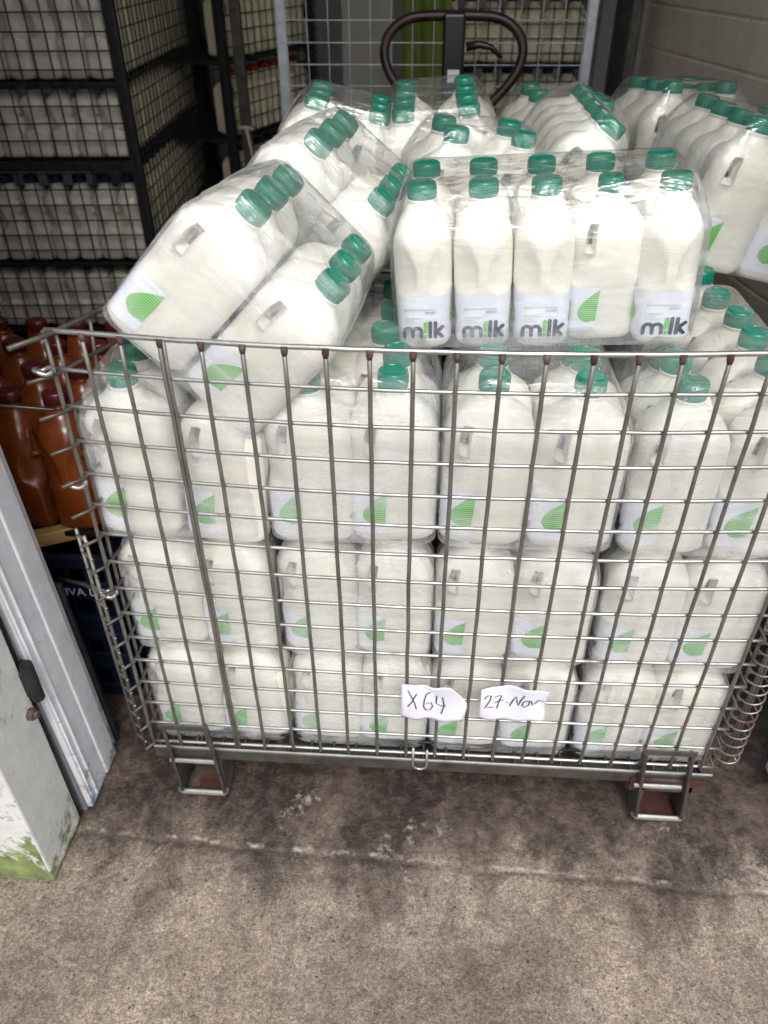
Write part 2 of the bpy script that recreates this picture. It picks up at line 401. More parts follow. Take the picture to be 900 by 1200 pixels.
def strokes(mb, lines, width, mp, mi=0, z0=0.0, dz=.00004):
    """flat pen strokes: each line is a list of (h,v); mp maps (h,v,lift) to space"""
    for li, L in enumerate(lines):
        lift = z0+li*dz; pts = [Vector((a, b_, 0)) for a, b_ in L]; n = len(pts); lv = []; 
        for i, p in enumerate(pts):
            t = (pts[min(i+1,n-1)]-pts[max(i-1,0)]).normalized(); s = Vector((-t.y, t.x, 0))
            lv.append((p+s*width/2, p-s*width/2))
        ringA = []; t0 = (pts[1]-pts[0]).normalized(); t1 = (pts[-1]-pts[-2]).normalized()
        arc = lambda c, t, sgn: [c+(Vector((t.y,-t.x,0))*math.cos(a)-t*math.sin(a)*sgn)*width/2 for a in [PI*k/6 for k in range(1,6)]]
        poly = []
        vs = [mp(a.x, a.y, lift) for pr in lv for a in pr]
        fs = [(2*i, 2*i+1, 2*i+3, 2*i+2) for i in range(n-1)]
        e0 = [mp(q.x, q.y, lift) for q in arc(pts[0], t0, 1)]; e1 = [mp(q.x, q.y, lift) for q in arc(pts[-1], t1, -1)]
        m0 = len(vs); vs += e0; m1 = len(vs); vs += e1
        fs.append([1]+list(range(m0, m0+5))+[0]); fs.append([2*n-1]+list(range(m1, m1+5))+[2*n-2])
        mb.add(vs, fs, mi)
def arcp(cx, cy, rx, ry, a0, a1, n=8): return [(cx+rx*math.cos(R(a0+(a1-a0)*i/n)), cy+ry*math.sin(R(a0+(a1-a0)*i/n))) for i in range(n+1)]
WX = -(HX+.0016)
wmap = lambda h, v, l: Vector((WX-l, -h, v))
mw = MB()
zb = .0215
strokes(mw, [[(-.0265, zb)]+arcp(-.0205, zb+.0085, .006, .006, 180, 0)+[(-.0145, zb)],
             [(-.0145, zb+.0085)]+arcp(-.0085, zb+.0085, .006, .006, 180, 0)+[(-.0025, zb)],
             [(.0100, zb), (.0105, zb+.023)], [(.0175, zb), (.018, zb+.023)],
             [(.0195, zb+.0085), (.028, zb+.017)], [(.0205, zb+.0080), (.027, zb+.001)]], .0054, wmap, 0)
strokes(mw, [[(.0035, zb+.0085), (.004, zb+.022)], [(.0035, zb+.0002), (.0036, zb+.0012)]], .0054, wmap, 1, .0003)
# unreadably small lines of print: plain dashes as they appear
def fine(mb, x0, x1, v, hgt, mi, seed):
    rnd = random.Random(seed); x = x0; L = []
    while x < x1:
        l = rnd.uniform(.0007, .0022); L.append([(x, v), (min(x+l, x1), v)]); x += l+.0008
    strokes(mb, L, hgt, wmap, mi, .0001)
fine(mw, -.020, .018, .0655, .0013, 3, 1); strokes(mw, [arcp(-.0235, .0655, .0017, .0019, 0, 330, 8)], .0009, wmap, 1, .0002)
fine(mw, .004, .019, .0615, .0010, 2, 2); fine(mw, .004, .017, .0592, .0010, 2, 3)
fine(mw, -.0255, -.002, .0520, .0011, 3, 4); fine(mw, -.0255, -.013, .0478, .0009, 3, 5); fine(mw, -.0255, -.007, .0440, .0009, 3, 6)

def cap_mesh():
    vs = []; fs = []; N = 48
    rings = [(.2135,.0196,0),(.2160,.0196,0),(.2163,.0192,0),(.2173,.0192,0),(.2177,.0206,1),(.2300,.0202,1),(.2335,.0192,.5),(.2350,.0172,0),(.2352,.0150,0),(.2343,.0142,0),(.2342,.0135,0)]
    for z, r, rib in rings:
        for i in range(N):
            a = 2*PI*i/N; q = r-(.0008*rib if i % 2 else 0); vs.append((q*math.cos(a), q*math.sin(a), z))
    for k in range(len(rings)-1):
        for i in range(N): fs.append((k*N+i, k*N+(i+1)%N, (k+1)*N+(i+1)%N, (k+1)*N+i))
    fs.append(tuple((len(rings)-1)*N+i for i in range(N))); fs.append(tuple(range(N-1,-1,-1)))
    return vs, fs
proto = empty('milk_bottle')
pb = link('body', *bottle_mesh(), M_BOT, proto)
pc = link('cap', *cap_mesh(), M_CAP, proto, smooth=False)
try:
    pc.data.set_sharp_from_angle(angle=R(40))
except Exception: pass
pl = link('label', *label_mesh(), M_LAB, proto)
plf = [link('leaf_print', *leaf_mesh(q), M_LEAF, pl, smooth=True) for q in (-1, 1)]
pw = mw.build('wordmark', [M_INK, M_GRN, M_GRY, mat('pale_green_print', (.38,.60,.42), .4)], pl)
bpy.context.view_layer.update(); reg(proto)
used = [False]
tmpb = link('body', *bottle_mesh(False), M_BOT); PLAIN = tmpb.data; bpy.data.objects.remove(tmpb)
def bottle(Mx, label, group, cat='milk bottle'):
    if not used[0]: o = proto; used[0] = True
    else: o = copy_tree(proto)
    o.matrix_world = Mx; tag(o, label, cat, group); return o

# ------------------------------------------------------------------ shrink film round a pack
def film(Mx, x0, x1, y0, y1, capx, capy, label, seed=0, mt=None, brot=False, loose=0.0, group='shrink wrap films'):
    """bodies span x0..x1,y0..y1; caps centres span capx, capy"""
    cx, cy = (x0+x1)/2, (y0+y1)/2; hx, hy = (x1-x0)/2+(.0050 if brot else .0018), (y1-y0)/2+(.0022 if brot else .0058)
    ix, iy = (capx[1]-capx[0])/2+.021, (capy[1]-capy[0])/2+.021
    N = 160; rings = []
    def rr_(ax, ay, rad, z, wr): rings.append((ax, ay, rad, z, wr))
    for z in (.004, .03, .06, .09, .12, .15): rr_(hx, hy, .026, z, .0011 if z > .01 else .0006)
    T = 8
    for k in range(1, T+1):
        t = k/T; q = t**1.15; e = .5-.5*math.cos(PI*t) if False else t
        rr_(hx+(ix-hx)*q, hy+(iy-hy)*q, .026*(1-t)+.020*t, .158+(.2362-.158)*(1-(1-t)**1.35), .0035*(1-t)+.0006)
    for t in (.08, .2, .35, .5, .65, .8, .93):
        rr_(ix*(1-t)+max(0, ix-iy)*t, iy*(1-t)+max(0, iy-ix)*t, .020*(1-t), .2366, 0)
    vs = []; fs = []
    for ri, (ax, ay, rad, z, wr) in enumerate(rings):
        rad = min(rad, ax, ay); per = []
        for cxs, cys, a0 in ((1,-1,-90),(1,1,0),(-1,1,90),(-1,-1,180)):
            for k in range(7):
                a = R(a0+90*k/6); per.append((cxs*(ax-rad)+rad*math.cos(a), cys*(ay-rad)+rad*math.sin(a)))
        L = [0]
        for i in range(len(per)):
            a, b_ = per[i], per[(i+1) % len(per)]; L.append(L[-1]+math.hypot(a[0]-b_[0], a[1]-b_[1]))
        j = 0
        for k in range(N):
            t = L[-1]*k/N
            while L[j+1] < t: j += 1
            a, b_ = per[j], per[(j+1) % len(per)]; f = (t-L[j])/max(1e-9, L[j+1]-L[j])
            x = a[0]+(b_[0]-a[0])*f; y = a[1]+(b_[1]-a[1])*f
            ang = k/N*2*PI; n_ = noise.noise(Vector((math.cos(ang)*7+seed, math.sin(ang)*7, z*7)))
            n3 = noise.noise(Vector((math.cos(ang)*15+seed, math.sin(ang)*15, z*4)))
            l = math.hypot(x, y) or 1; dd = (abs(n_)*1.0+abs(n3)*.8)*wr*1.5+wr*.1
            zz = z
            if z > .2365:   # sag between the caps
                gx = abs(((x+cx-capx[0])/.077+.5) % 1-.5)*2 if not brot else abs(((x+cx-capx[0])/.080+.5) % 1-.5)*2
                gy = abs(((y+cy-capy[0])/.078+.5) % 1-.5)*2
                g = max(0, max(gx, gy)-.5)*2
                zz += -.0065*g+.0012*noise.noise(Vector((x*40+seed, y*40, 0)))
            vs.append((cx+x+x/l*dd, cy+y+y/l*dd, zz))
    for r_ in range(len(rings)-1):
        for k in range(N): fs.append((r_*N+k, r_*N+(k+1)%N, (r_+1)*N+(k+1)%N, (r_+1)*N+k))
    fs.append(tuple((len(rings)-1)*N+k for k in range(N)))
    o = link('shrink_wrap', vs, fs, mt or M_FILM); o.matrix_world = Mx
    tag(o, label, 'shrink wrap', group); return o
ORD = ['first','second','third','fourth','fifth','sixth','seventh','eighth','ninth','tenth','eleventh','twelfth','thirteenth']
rj = random.Random(3)
def jit(a): return rj.uniform(-a, a)

# ------------------------------------------------------------------ bottles stacked in the cage
COLX = [.058,.176,.307,.424,.548,.673,.803,.920]
LAY = [(.127,'bottom',1.03,.000),(.355,'middle',1.06,.002),(.598,'top',1.075,-.006)]
def rowname(i): return ['front row','second row','third row','fourth row','fifth row','sixth row','seventh row','eighth row','ninth row'][i]
for li, (z, ln, zs, yo) in enumerate(LAY):
    for ci, x in enumerate(COLX):
        rows = [0]
        if li == 2:
            rows = [0,1,2,3,4] if ci in (2,3,7) else [0,1,2]
            if ci == 7: rows = list(range(9))
            if ci == 0: rows = [0,1,2,3]
            if ci in (1,): rows = [0]
        elif ci in (0, 7): rows = list(range(9))
        for r_ in rows:
            y = .070+yo+.0775*r_+(.02 if r_ > 4 else 0)
            xx = x+jit(.002); sunk = -.034 if (li == 2 and r_ >= 2 and ci in (4,5,6)) else 0; xx -= .020 if (li == 2 and ci == 3 and r_ >= 2) else 0; xx += jit(.0035); sunk += jit(.003)
            if li < 2: xx = x+(.004*(4-ci)/4 if li == 0 else .002)
            Mx = Matrix.Translation((xx, y+jit(.002), z+jit(.0015)+sunk)) @ Matrix.Rotation(R(jit(5.5)), 4, 'Z') @ Matrix.Rotation(R(jit(1.8)), 4, 'Y') @ Matrix.Diagonal((1,1,zs,1))
            if li == 2 and ci == 1:
                Mx = Matrix.Translation((x+.006, y, z-.012)) @ Matrix.Rotation(R(3), 4, 'Y') @ Matrix.Rotation(R(-2), 4, 'Z') @ Matrix.Diagonal((1,1,zs,1))
            place = ('%s from the left' % ORD[ci]) if ci < 4 else ('%s from the right' % ORD[7-ci])
            bottle(Mx, 'milk bottle in the cage, %s layer, %s, %s' % (ln, rowname(r_), place), 'milk bottles stacked inside the wire cage')
    for p in range(4):
        xa, xb = COLX[2*p], COLX[2*p+1]
        nr = (3 if p == 2 else 5) if (li == 2 or p in (0, 3)) else 1
        side = ['at the left end','left of the middle','right of the middle','at the right end'][p]
        film(Matrix.Translation((0,yo+.004,z)) @ Matrix.Diagonal((1,1,zs,1)), xa-HX, xb+HX, .066-HY, .066+.0775*(nr-1)+HY, (xa, xb), (.066, .066+.0775*(nr-1)),
             'clear shrink wrap round the %s layer pack %s of the cage' % (ln, side), seed=li*7+p*3.1, mt=M_FILM2)

# ------------------------------------------------------------------ packs heaped on top
def pack(pose, nx, ny, brot, name, px=None, py=None, extra=None, flabel=None, seed=0, grp='milk bottles heaped on top of the cage', zs=1, mt=None):
    px = px or (.0785 if brot else .117); py = py or (.117 if brot else .0785)
    for j in range(ny):
        for i in range(nx):
            if (i, j) in (extra or {}): L = extra[(i, j)]
            else: L = Matrix.Rotation(R(90), 4, 'Z') if brot else Matrix.Identity(4)
            Mx = pose @ Matrix.Translation((i*px, j*py, 0)) @ Matrix.Rotation(R(jit(2)), 4, 'Z') @ L @ Matrix.Diagonal((1,1,zs,1))
            bo_ = bottle(Mx, 'milk bottle %s, %s, %s column' % (name, rowname(j), ORD[i]), grp)
            if brot and (i, j) not in (extra or {}):
                for c_ in bo_.children:
                    if c_.name.startswith('body'): c_.data = PLAIN
    bx, by = (HY, HX) if brot else (HX, HY)
    film(pose @ Matrix.Diagonal((1,1,zs,1)), -bx, (nx-1)*px+bx, -by, (ny-1)*py+by, (0, (nx-1)*px), (0, (ny-1)*py), flabel, seed, mt, brot)
def pose(capw, yaw=0, lean=0, tip=0, H=.235):
    """capw: world position of the front left cap's top; lean: towards +x; tip: towards +y"""
    Rm = Matrix.Rotation(R(yaw), 4, 'Z') @ Matrix.Rotation(R(lean), 4, 'Y') @ Matrix.Rotation(R(-tip), 4, 'X')
    o = Vector(capw)-Rm @ Vector((0,0,H)); return Matrix.Translation(o) @ Rm
T = .915
rot4 = Matrix.Rotation(R(6), 4, 'Z') @ Matrix.Diagonal((.82, .95, 1, 1))
pack(pose((.448, .263, T+.117), -2.1, -3.3, -.4, .215), 5, 2, True, 'of the upright front pack', px=.083, py=.1145, zs=.915,
     extra={(3,0): rot4}, flabel='glossy clear shrink wrap round the upright front pack of five', seed=3)
pack(pose((.268, .072, T+.140), -7, 43.5, 4), 2, 3, False, 'of the tilted pack over the left rail', px=.124, py=.082, flabel='wrinkled shrink wrap round the tilted pack over the front left rail', seed=11, mt=M_FILM2)
pack(pose((.308, .335, T+.158), -8, 39, .8), 2, 3, False, 'of the second tilted pack', px=.117, flabel='wrinkled shrink wrap round the second tilted pack on the left', seed=19, mt=M_FILM2)
pack(pose((.248, .708, T+.156), 3, 12, 0), 2, 3, False, 'of the rear left pack', px=.117, flabel='shrink wrap round the rear left pack', seed=23)
pack(pose((.402, .706, T+.137), 1, -4, -3), 2, 4, False, 'of the pack under the handle', px=.118, flabel='shrink wrap round the rear middle pack under the handle', seed=29)
pack(pose((.498, .520, T+.140), 15, 6, -2), 2, 2, False, 'of the pack behind the front pack', px=.115, flabel='shrink wrap round the middle pack behind the front pack', seed=31)
pack(pose((.683, .905, T+.128), 7.5, 4, -1), 2, 3, False, 'of the rear pack right of the handle', px=.117, flabel='shrink wrap round the rear pack right of the handle', seed=37)
pack(pose((.740, .49, T+.155), 0, 34, 0), 1, 5, False, 'of the tipped single row pack', flabel='shrink wrap round the tipped row of five bottles', seed=41)
pack(pose((.935, .955, T+.150), 13, 2, 4), 2, 3, False, 'of the rear right pack', px=.117, flabel='shrink wrap round the rear right pack by the wall', seed=43)
pack(pose((.978, .544, T+.152), 4.7, 11.9, .4), 2, 4, False, 'of the leaning right edge pack', px=.117, flabel='shrink wrap round the leaning pack at the right edge', seed=47)

# ------------------------------------------------------------------ the wire cage
CW, CD, CH_ = .975, 1.12, .15*5.115*1.0
ZT = T
ZB = T-.774
def G(x, j):
    s = x/CW; t = max(0, 1-j/15.); return Vector((x, -.0352*4*s*(1-s)*t+.0204*(1-s)*t, ZT-j*.05117+.0078*s))
cage = empty('wire_cage', (0,0,0), 'open topped galvanised wire mesh cage pallet full of milk bottles', 'cage')
mb = MB(); rw = random.Random(5)
for i in range(20):
    x = min(i*.05, CW); ps = []
    dx = jit(.0012)
    for j in range(16):
        p = G(min(CW, x+dx), j); p.y -= .005; p.x += rw.uniform(-.0006,.0006); p.y += rw.uniform(-.0006,.0006); ps.append(p)
    ps[0].z -= .001
    mb.tube(ps, .0029, 8, 1)
    mb.tube([ps[0]+Vector((0,.0015,.002)), ps[0]+Vector((0,.0008,-.004)), ps[0]+Vector((0,0,-.009))], [.0042,.0044,.0030], 8, 2)
    if i == 3: mb.tube([p+Vector((.0052, .0005, 0)) for p in ps], .0024, 8, 1)
for j in range(16):
    ps = []
    for i in range(40):
        p = G(CW*i/39, j); p.z += rw.uniform(-.0004,.0004); ps.append(p)
    mb.tube(ps, .0036 if j == 0 else .0027, 8, 0)
mb.build('front_mesh', [M_WH, M_WV, M_RUST], cage, True)
# left side mesh: leaning in at the top, stub ends sticking out at the front corner
mb = MB()
def GL(y, j):
    t = max(0, 1-j/15.); return Vector((.004+.47*min(y,.15)*t*t, y, ZT-j*.05117-.001))
for j in range(16):
    t = max(0, 1-j/15.)
    mb.tube([GL(-.02 if j else -.034, j)-Vector((.014*(1 if j else .6), 0, 0))]+[GL(y, j) for y in [k*.05 for k in range(0, 23)]], .0035 if j == 0 else .0026, 8, 0)
for k in range(0, 22):
    mb.tube([GL(k*.05+.025, j)+Vector((-.005,0,0)) for j in range(16)], .0025, 8, 1)
mb.build('side_mesh', [M_FR, M_WV], cage, True)
mb = MB()
for j in range(7, 16): mb.tube([(CW+.0, y, ZT-j*.05117+.008) for y in (0, CD)], .0025, 8, 0)
for k in range(22): mb.tube([(CW+.005, k*.05+.02, z) for z in (ZT-.35, ZB)], .0025, 8, 1)
mb.build('side_mesh', [M_FR, M_WV], cage, True)
mb = MB()
for j in range(5, 16): mb.tube([(x, CD, ZT-j*.05117) for x in (0, CW)], .0025, 8, 0)
for k in range(20): mb.tube([(k*.05+.01, CD+.005, z) for z in (ZT-.25, ZB)], .0025, 8, 1)
mb.build('back_mesh', [M_FR, M_WV], cage, True)
# corner ladder strip at the left
mb = MB()
lx = lambda z: -.013-.004*(ZT-z)
for y, q in ((-.004, 0), (.012, .018)):
    mb.tube([(lx(z)-q, y, z) for z in (ZT-.30, ZT-.5, ZB-.01)], .0028, 8)
for k in range(15):
    z = ZT-.31-k*.0325; mb.tube([(lx(z)+.004, -.007, z), (lx(z)-.020, .013, z)], .0022, 6)
mb.build('corner_ladder', [M_WV], cage, True)
# wire hinge loops at left corner
for zc in (.868, .70, .50):
    mb = MB()
    mb.tube([(-.004+.011*math.cos(a)*1.0, .000+.010*math.sin(a), zc+.003*math.sin(a*2)+.004*a/6) for a in [k*PI/6 for k in range(13)]], .003, 8)
    mb.build('corner_clip', [M_WH], cage, True)
# spring binding at the right corner
mb = MB(); n = 36*16; ps = []
for i in range(n):
    t = i/n; a = t*36*2*PI; z = ZB+.03+t*(.77); ps.append((CW+.016+.0185*math.cos(a), .004+.0185*math.sin(a), z))
mb.tube(ps, .0018, 6, 2)
mb.tube([(CW+.010, -.002, z) for z in (ZB+.02, ZT)], .0035, 8, 1); mb.tube([(CW+.023, .010, z) for z in (ZB+.02, ZT)], .0035, 8, 1)
mb.tube([(CW+.016, -.002+.006*math.sin(a), ZB+.03-.012*a) for a in (0,.5,1,1.5)], .0018, 6)
mb.build('corner_spring', [M_WH, M_WV, metal('spring_steel', (.16,.15,.14), (.32,.31,.30), rust=(.10,.035,.02), ra=.48, rb=.6)], cage, True)
# base: angle rails and slatted wire deck
mb = MB()
mb.box((.0, -.008, ZB-.028), (CW-.01, -.004, ZB-.0035), 0, .001)
mb.box((.02, .0045, ZB-.026), (CW-.02, .030, ZB-.022), 0)
mb.tube([(.0, -.006, ZB-.0005), (CW*.5, -.0065, ZB-.0005), (CW, -.006, ZB-.0005)], .0023, 8, 1)
mb.box((.84, -.0125, ZB-.046), (.965, -.0085, ZB-.012), 2, .001)
mb.box((.84, .0, ZB-.062), (.97, .07, ZB-.030), 2, .003)
mb.box((.02, CD-.004, ZB-.026), (CW-.02, CD, ZB-.003), 0)
for x in (.01, .07, .86, CW-.014): mb.box((x, .006, ZB-.024), (x+.004, CD-.006, ZB-.004), 0)
mb.build('base_rail', [M_FR, M_WH, M_RUST], cage)
mb = MB()
for k in range(25): mb.tube([(.0+k*.04, -.006, ZB-.005), (.0+k*.04, CD, ZB-.005)], .0025, 6)
for k in range(8): mb.tube([(.0, .03+k*.125, ZB+.001), (CW, .03+k*.125, ZB+.001)], .003, 6)
mb.build('wire_deck', [M_DK], cage, True)  # galvanised deck coloured dark to stand for the shade below the bottles
# feet: ladder shaped stirrups
def foot(xc, skew, m2, yb=0):
    mb = MB(); z1, z0 = ZT-.700, .030; w1, w0 = .038, .040
    y1, y0 = -.019+yb, -.017+yb
    def bar(a, b_, hw=.0065): 
        a, b_ = Vector(a), Vector(b_); d = (b_-a); L = d.length; q = d.to_track_quat('Z', 'Y').to_matrix().to_4x4(); q.translation = a
        mb.box((-hw, -.003, 0), (hw, .003, L), 0, .0015, q)
    bar((xc-w1, y1, z1), (xc-w0+skew, y0, z0)); bar((xc+w1, y1, z1), (xc+w0+skew, y0, z0))
    mb.box((xc-w1-.006, y1-.006, z1-.003), (xc+w1+.006, y1-.0031, z1+.010), 0, .0015)
    mb.tube([(xc-w0+skew-.004, y0, z0+.002), (xc-w0+skew, y0, z0-.006), (xc+w0+skew, y0, z0-.006), (xc+w0+skew+.004, y0, z0+.002)], .0055, 8, 2)
    mb.tube([(xc-w0, y1, ZT-.795), (xc+w0, y1, ZT-.795)], .0045, 8, 2)
    # tray and pad under it
    mb.box((xc-w0+skew+.009, y0+.004, .014), (xc+w0+skew-.009, y0+.060, .020), 1, .001)
    mb.box((xc-w0+skew+.009, y0+.055, .020), (xc+w0+skew-.009, y0+.060, ZB-.03), 0)
    mb.box((xc-w0+skew+.002, y0+.006, .0), (xc+w0+skew-.002, y0+.050, .0135), 1, .002)
    mb.box((xc-w0+skew-.004, y0+.0045, .014), (xc-w0+skew+.004, y0+.060, ZB-.03), 0)
    mb.box((xc+w0+skew-.004, y0+.0045, .014), (xc+w0+skew+.004, y0+.060, ZB-.03), 0)
    return mb.build('foot', [M_FR, m2, M_WH], cage)
foot(.070, .006, M_RUST); foot(.884, .020, M_RUST)
foot(.070, 0, M_RUST, CD-.05); foot(.90, 0, M_RUST, CD-.05)
mb = MB()
mb.tube([(.462, -.011, ZB+.038), (.462, -.012, ZB-.004)]+[(.474+.012*math.cos(a), -.0125, ZB-.006+.012*math.sin(a)) for a in [PI+k*PI/8 for k in range(9)]]+[(.486, -.012, ZB-.004), (.486, -.011, ZB+.034)], .0022, 8)
mb.build('latch_hook', [M_WH], cage, True)

# ------------------------------------------------------------------ paper notes
M_PAP = mat('note_paper', (.64,.64,.73), .6)
M_PEN = mat('pen_ink', (.02,.02,.03), .5)
def note(x0, x1, z0, z1, y, outline, lines, label, seed):
    # outline: right-edge shape; paper as a curled grid
    root = empty('paper_note', ((x0+x1)/2, y, (z0+z1)/2), label, 'paper note', 'handwritten notes on the cage front')
    NX, NZ = 22, 14; vs = []; fs = []; W, H = x1-x0, z1-z0
    def surf(a, b_):
        x = (a-.5)*W; z = (b_-.5)*H
        lo = .04*math.sin(a*6+seed)+.03*math.sin(a*15+seed); hi = .05*math.sin(a*5+seed*2)+.02*math.sin(a*17)
        z += H*(lo*(1-b_)+hi*b_) ; 
        rt = outline(b_); x = (a*rt-.5)*W
        yy = -.003*math.sin(a*PI*2.2+seed)*(.6+.4*b_)-.002*math.sin(b_*4+a*3)-.0015*math.sin(a*9+b_*2)
        return Vector((x, yy, z))
    for j in range(NZ+1):
        for i in range(NX+1): vs.append(surf(i/NX, j/NZ))
    for j in range(NZ):
        for i in range(NX):
            q = j*(NX+1)+i; fs.append((q, q+1, q+NX+2, q+NX+1))
    sh = link('sheet', vs, fs, M_PAP, root)
    md = sh.modifiers.new('t', 'SOLIDIFY'); md.thickness = .0003
    mb = MB()
    strokes(mb, lines, .019, lambda h, v, l: surf(h, v)+Vector((0, -.0018-l, 0)), 0)
    # pen width is in sheet units; squash back
    mb.build('handwriting', M_PEN, root)
strw = lambda L: L
note(.441, .546, T-.641, T-.562, -.0235, lambda b_: .90+.10*math.sin(b_*3.0+.3)-(.14*max(0, b_-.55)/.45),
     [[(.12,.86),(.20,.56),(.23,.38)], [(.26,.78),(.16,.55),(.10,.42)],
      [(.50,.80),(.42,.74),(.355,.58),(.34,.42),(.38,.30),(.45,.30),(.48,.40),(.45,.50),(.38,.48)],
      [(.60,.76),(.545,.60),(.53,.50),(.60,.47),(.68,.50)], [(.69,.74),(.655,.50),(.62,.26)]],
     'torn white paper note reading X64 on the cage front', 1.0)
note(.566, .670, T-.633, T-.560, -.0225, lambda b_: 1+.015*math.sin(b_*9),
     [[(.06,.72),(.10,.80),(.155,.78),(.15,.66),(.10,.52),(.07,.44),(.14,.46),(.20,.45)],
      [(.22,.72),(.27,.74),(.32,.73),(.29,.58),(.265,.40)], [(.23,.57),(.30,.60),(.35,.59)],
      [(.41,.52),(.42,.505)],
      [(.46,.44),(.50,.60),(.535,.74),(.56,.60),(.585,.50),(.61,.66),(.645,.82)],
      [(.70,.66),(.655,.62),(.64,.52),(.68,.46),(.735,.52),(.74,.64),(.70,.67)],
      [(.76,.66),(.80,.52),(.84,.60),(.88,.70),(.96,.66)]],
     'white paper note reading 27 Nov on the cage front', 2.4)

# ------------------------------------------------------------------ ground and the doorway
g = link('ground', [(-40,-40,0),(40,-40,0),(40,40,0),(-40,40,0)], [(0,1,2,3)], M_CON); tag(g, kind='structure')

jam = empty('door_frame', (-.125, .025, 0), 'tall weathered white painted door jamb left of the cage', 'door frame')
mb = MB()
y0, y1 = -.047, .098
mb.box((-.125, -.047+.045, .004), (.0, .098-.045-.005, 2.3), 0, .003)
ob = mb.build('jamb_board', M_JAMB, jam)
mb = MB(); mb.box((-.124, -.072, .002), (-.003, -.0025, 2.3), 0, .002); mb.box((-.1, -.066, .03), (.000, -.062, 2.3), 0, .0015); mb.box((-.1, -.050, .01), (.001, -.046, 2.3), 0, .0015)
mb.build('moulding', M_JAMB, jam)
mb = MB(); mb.box((-.125, .0485, .004), (-.012, .073, 2.3), 0, .002)
mb.build('door_stop', M_JAMB, jam)
mb = MB(); mb.box((-.125, .075, .002), (-.006, .083, .42), 0, .001)
mb.build('metal_strip', M_DK, jam)
mb = MB(); mb.box((-.125, -.080, .001), (-.012, -.0725, 2.3), 0, .002)
mb.build('seal', M_GREYW, jam)

jam.rotation_euler = (0, -R(1.8), 0)
dl = empty('open_door', (-.140, -.125, 0), 'open white door edge with green algae at its foot', 'door')
mb = MB(); mb.box((-.90, -.067, .006), (.0, .052, 2.25), 0, .004); mb.build('door_panel', M_DOOR, dl)
mb = MB(); mb.box((-.30, .053, .003), (-.002, .064, 2.25), 0, .002); mb.build('gasket', M_BLK, dl)
mb = MB(); 
mb.box((-.06, .046, .345), (.008, .078, .400), 0, .004); mb.tube([(.010, .056, .335), (.010, .056, .412)], .010, 12)
mb.build('hinge', M_DK, dl)
mb = MB(); mb.tube([(.0, .034, .322), (.010, .034, .322)], .010, 6); mb.tube([(.0, .034, .322), (.016, .034, .322)], .006, 8); mb.build('hinge_bolt', M_RUST, dl)

def wallthing(name, a, b, m, label, cat='wall'):
    o = MB().box(a, b, 0).build(name, m); return tag(o, label, cat)
wallthing('store_wall', (-4, .0, 0), (-.252, .10, 3.4), M_WALL, 'grey rendered front wall left of the doorway')
wallthing('store_wall', (1.26, .0, 0), (5, .10, 3.4), M_WALL, 'grey rendered front wall right of the doorway')
wallthing('unseen_lintel', (-.251, .0, 2.55), (1.259, .10, 3.4), M_WALL, 'unseen grey lintel over the doorway, sized to cut light inside', 'lintel')  # out of view; height set to block daylight from the roll cages
rj2 = empty('door_frame', (1.15, .02, 0), 'weathered white door jamb at the right edge of the picture', 'door frame')
MB().box((-.008, -.035, .002), (.105, .10, 2.4), 0, .004).build('jamb_board', M_JAMB, rj2)
wallthing('side_wall', (-1.6, .101, 0), (-1.5, 3.7, 3.35), M_WALL, 'dark side wall of the store on the left')
wallthing('back_wall', (-1.6, 3.72, 0), (3, 3.8, 3.35), M_WALL, 'dark back wall of the store')
M_UNSEEN_ROOF = mat('unseen_roof_dark', (.06,.06,.06), .8)
ceil = wallthing('unseen_roof', (-1.7, .101, 3.41), (3.1, 3.9, 3.5), M_UNSEEN_ROOF, 'unseen dark flat roof added to darken the store', 'roof')  # out-of-view slab added to block the sky and darken the background

# right wall cladding, slightly angled
cl = empty('clad_wall', (1.10, 2.05, 0), 'cream ribbed cladding wall with horizontal joints at upper right', 'wall')
cl.rotation_euler = (0, 0, R(-79.5))
mb = MB()
for k in range(22):
    z = .02+k*.112; mb.box((0, 0, z), (1.75, .05, z+.107), 0, .004)
mb.build('cladding_panel', M_CLAD, cl)
mb = MB()
mb.box((-.0, .003, 0), (1.75, .045, 2.48), 0)
mb.build('backing', [M_CLAD, M_DIM], cl)
tag(MB().box((0, 0, 0), (.075, .06, 2.5), 0, .004).build('wall_post', M_DK), 'dark steel post at the end of the cream wall', 'post').location = (1.005, 2.02, 0)
tag(MB().box((0, 0, 0), (.03, .03, 2.2), 0, .003).build('steel_post', M_FR), 'slim grey steel post left of the dark wall post', 'post').location = (.985, 1.72, 0)

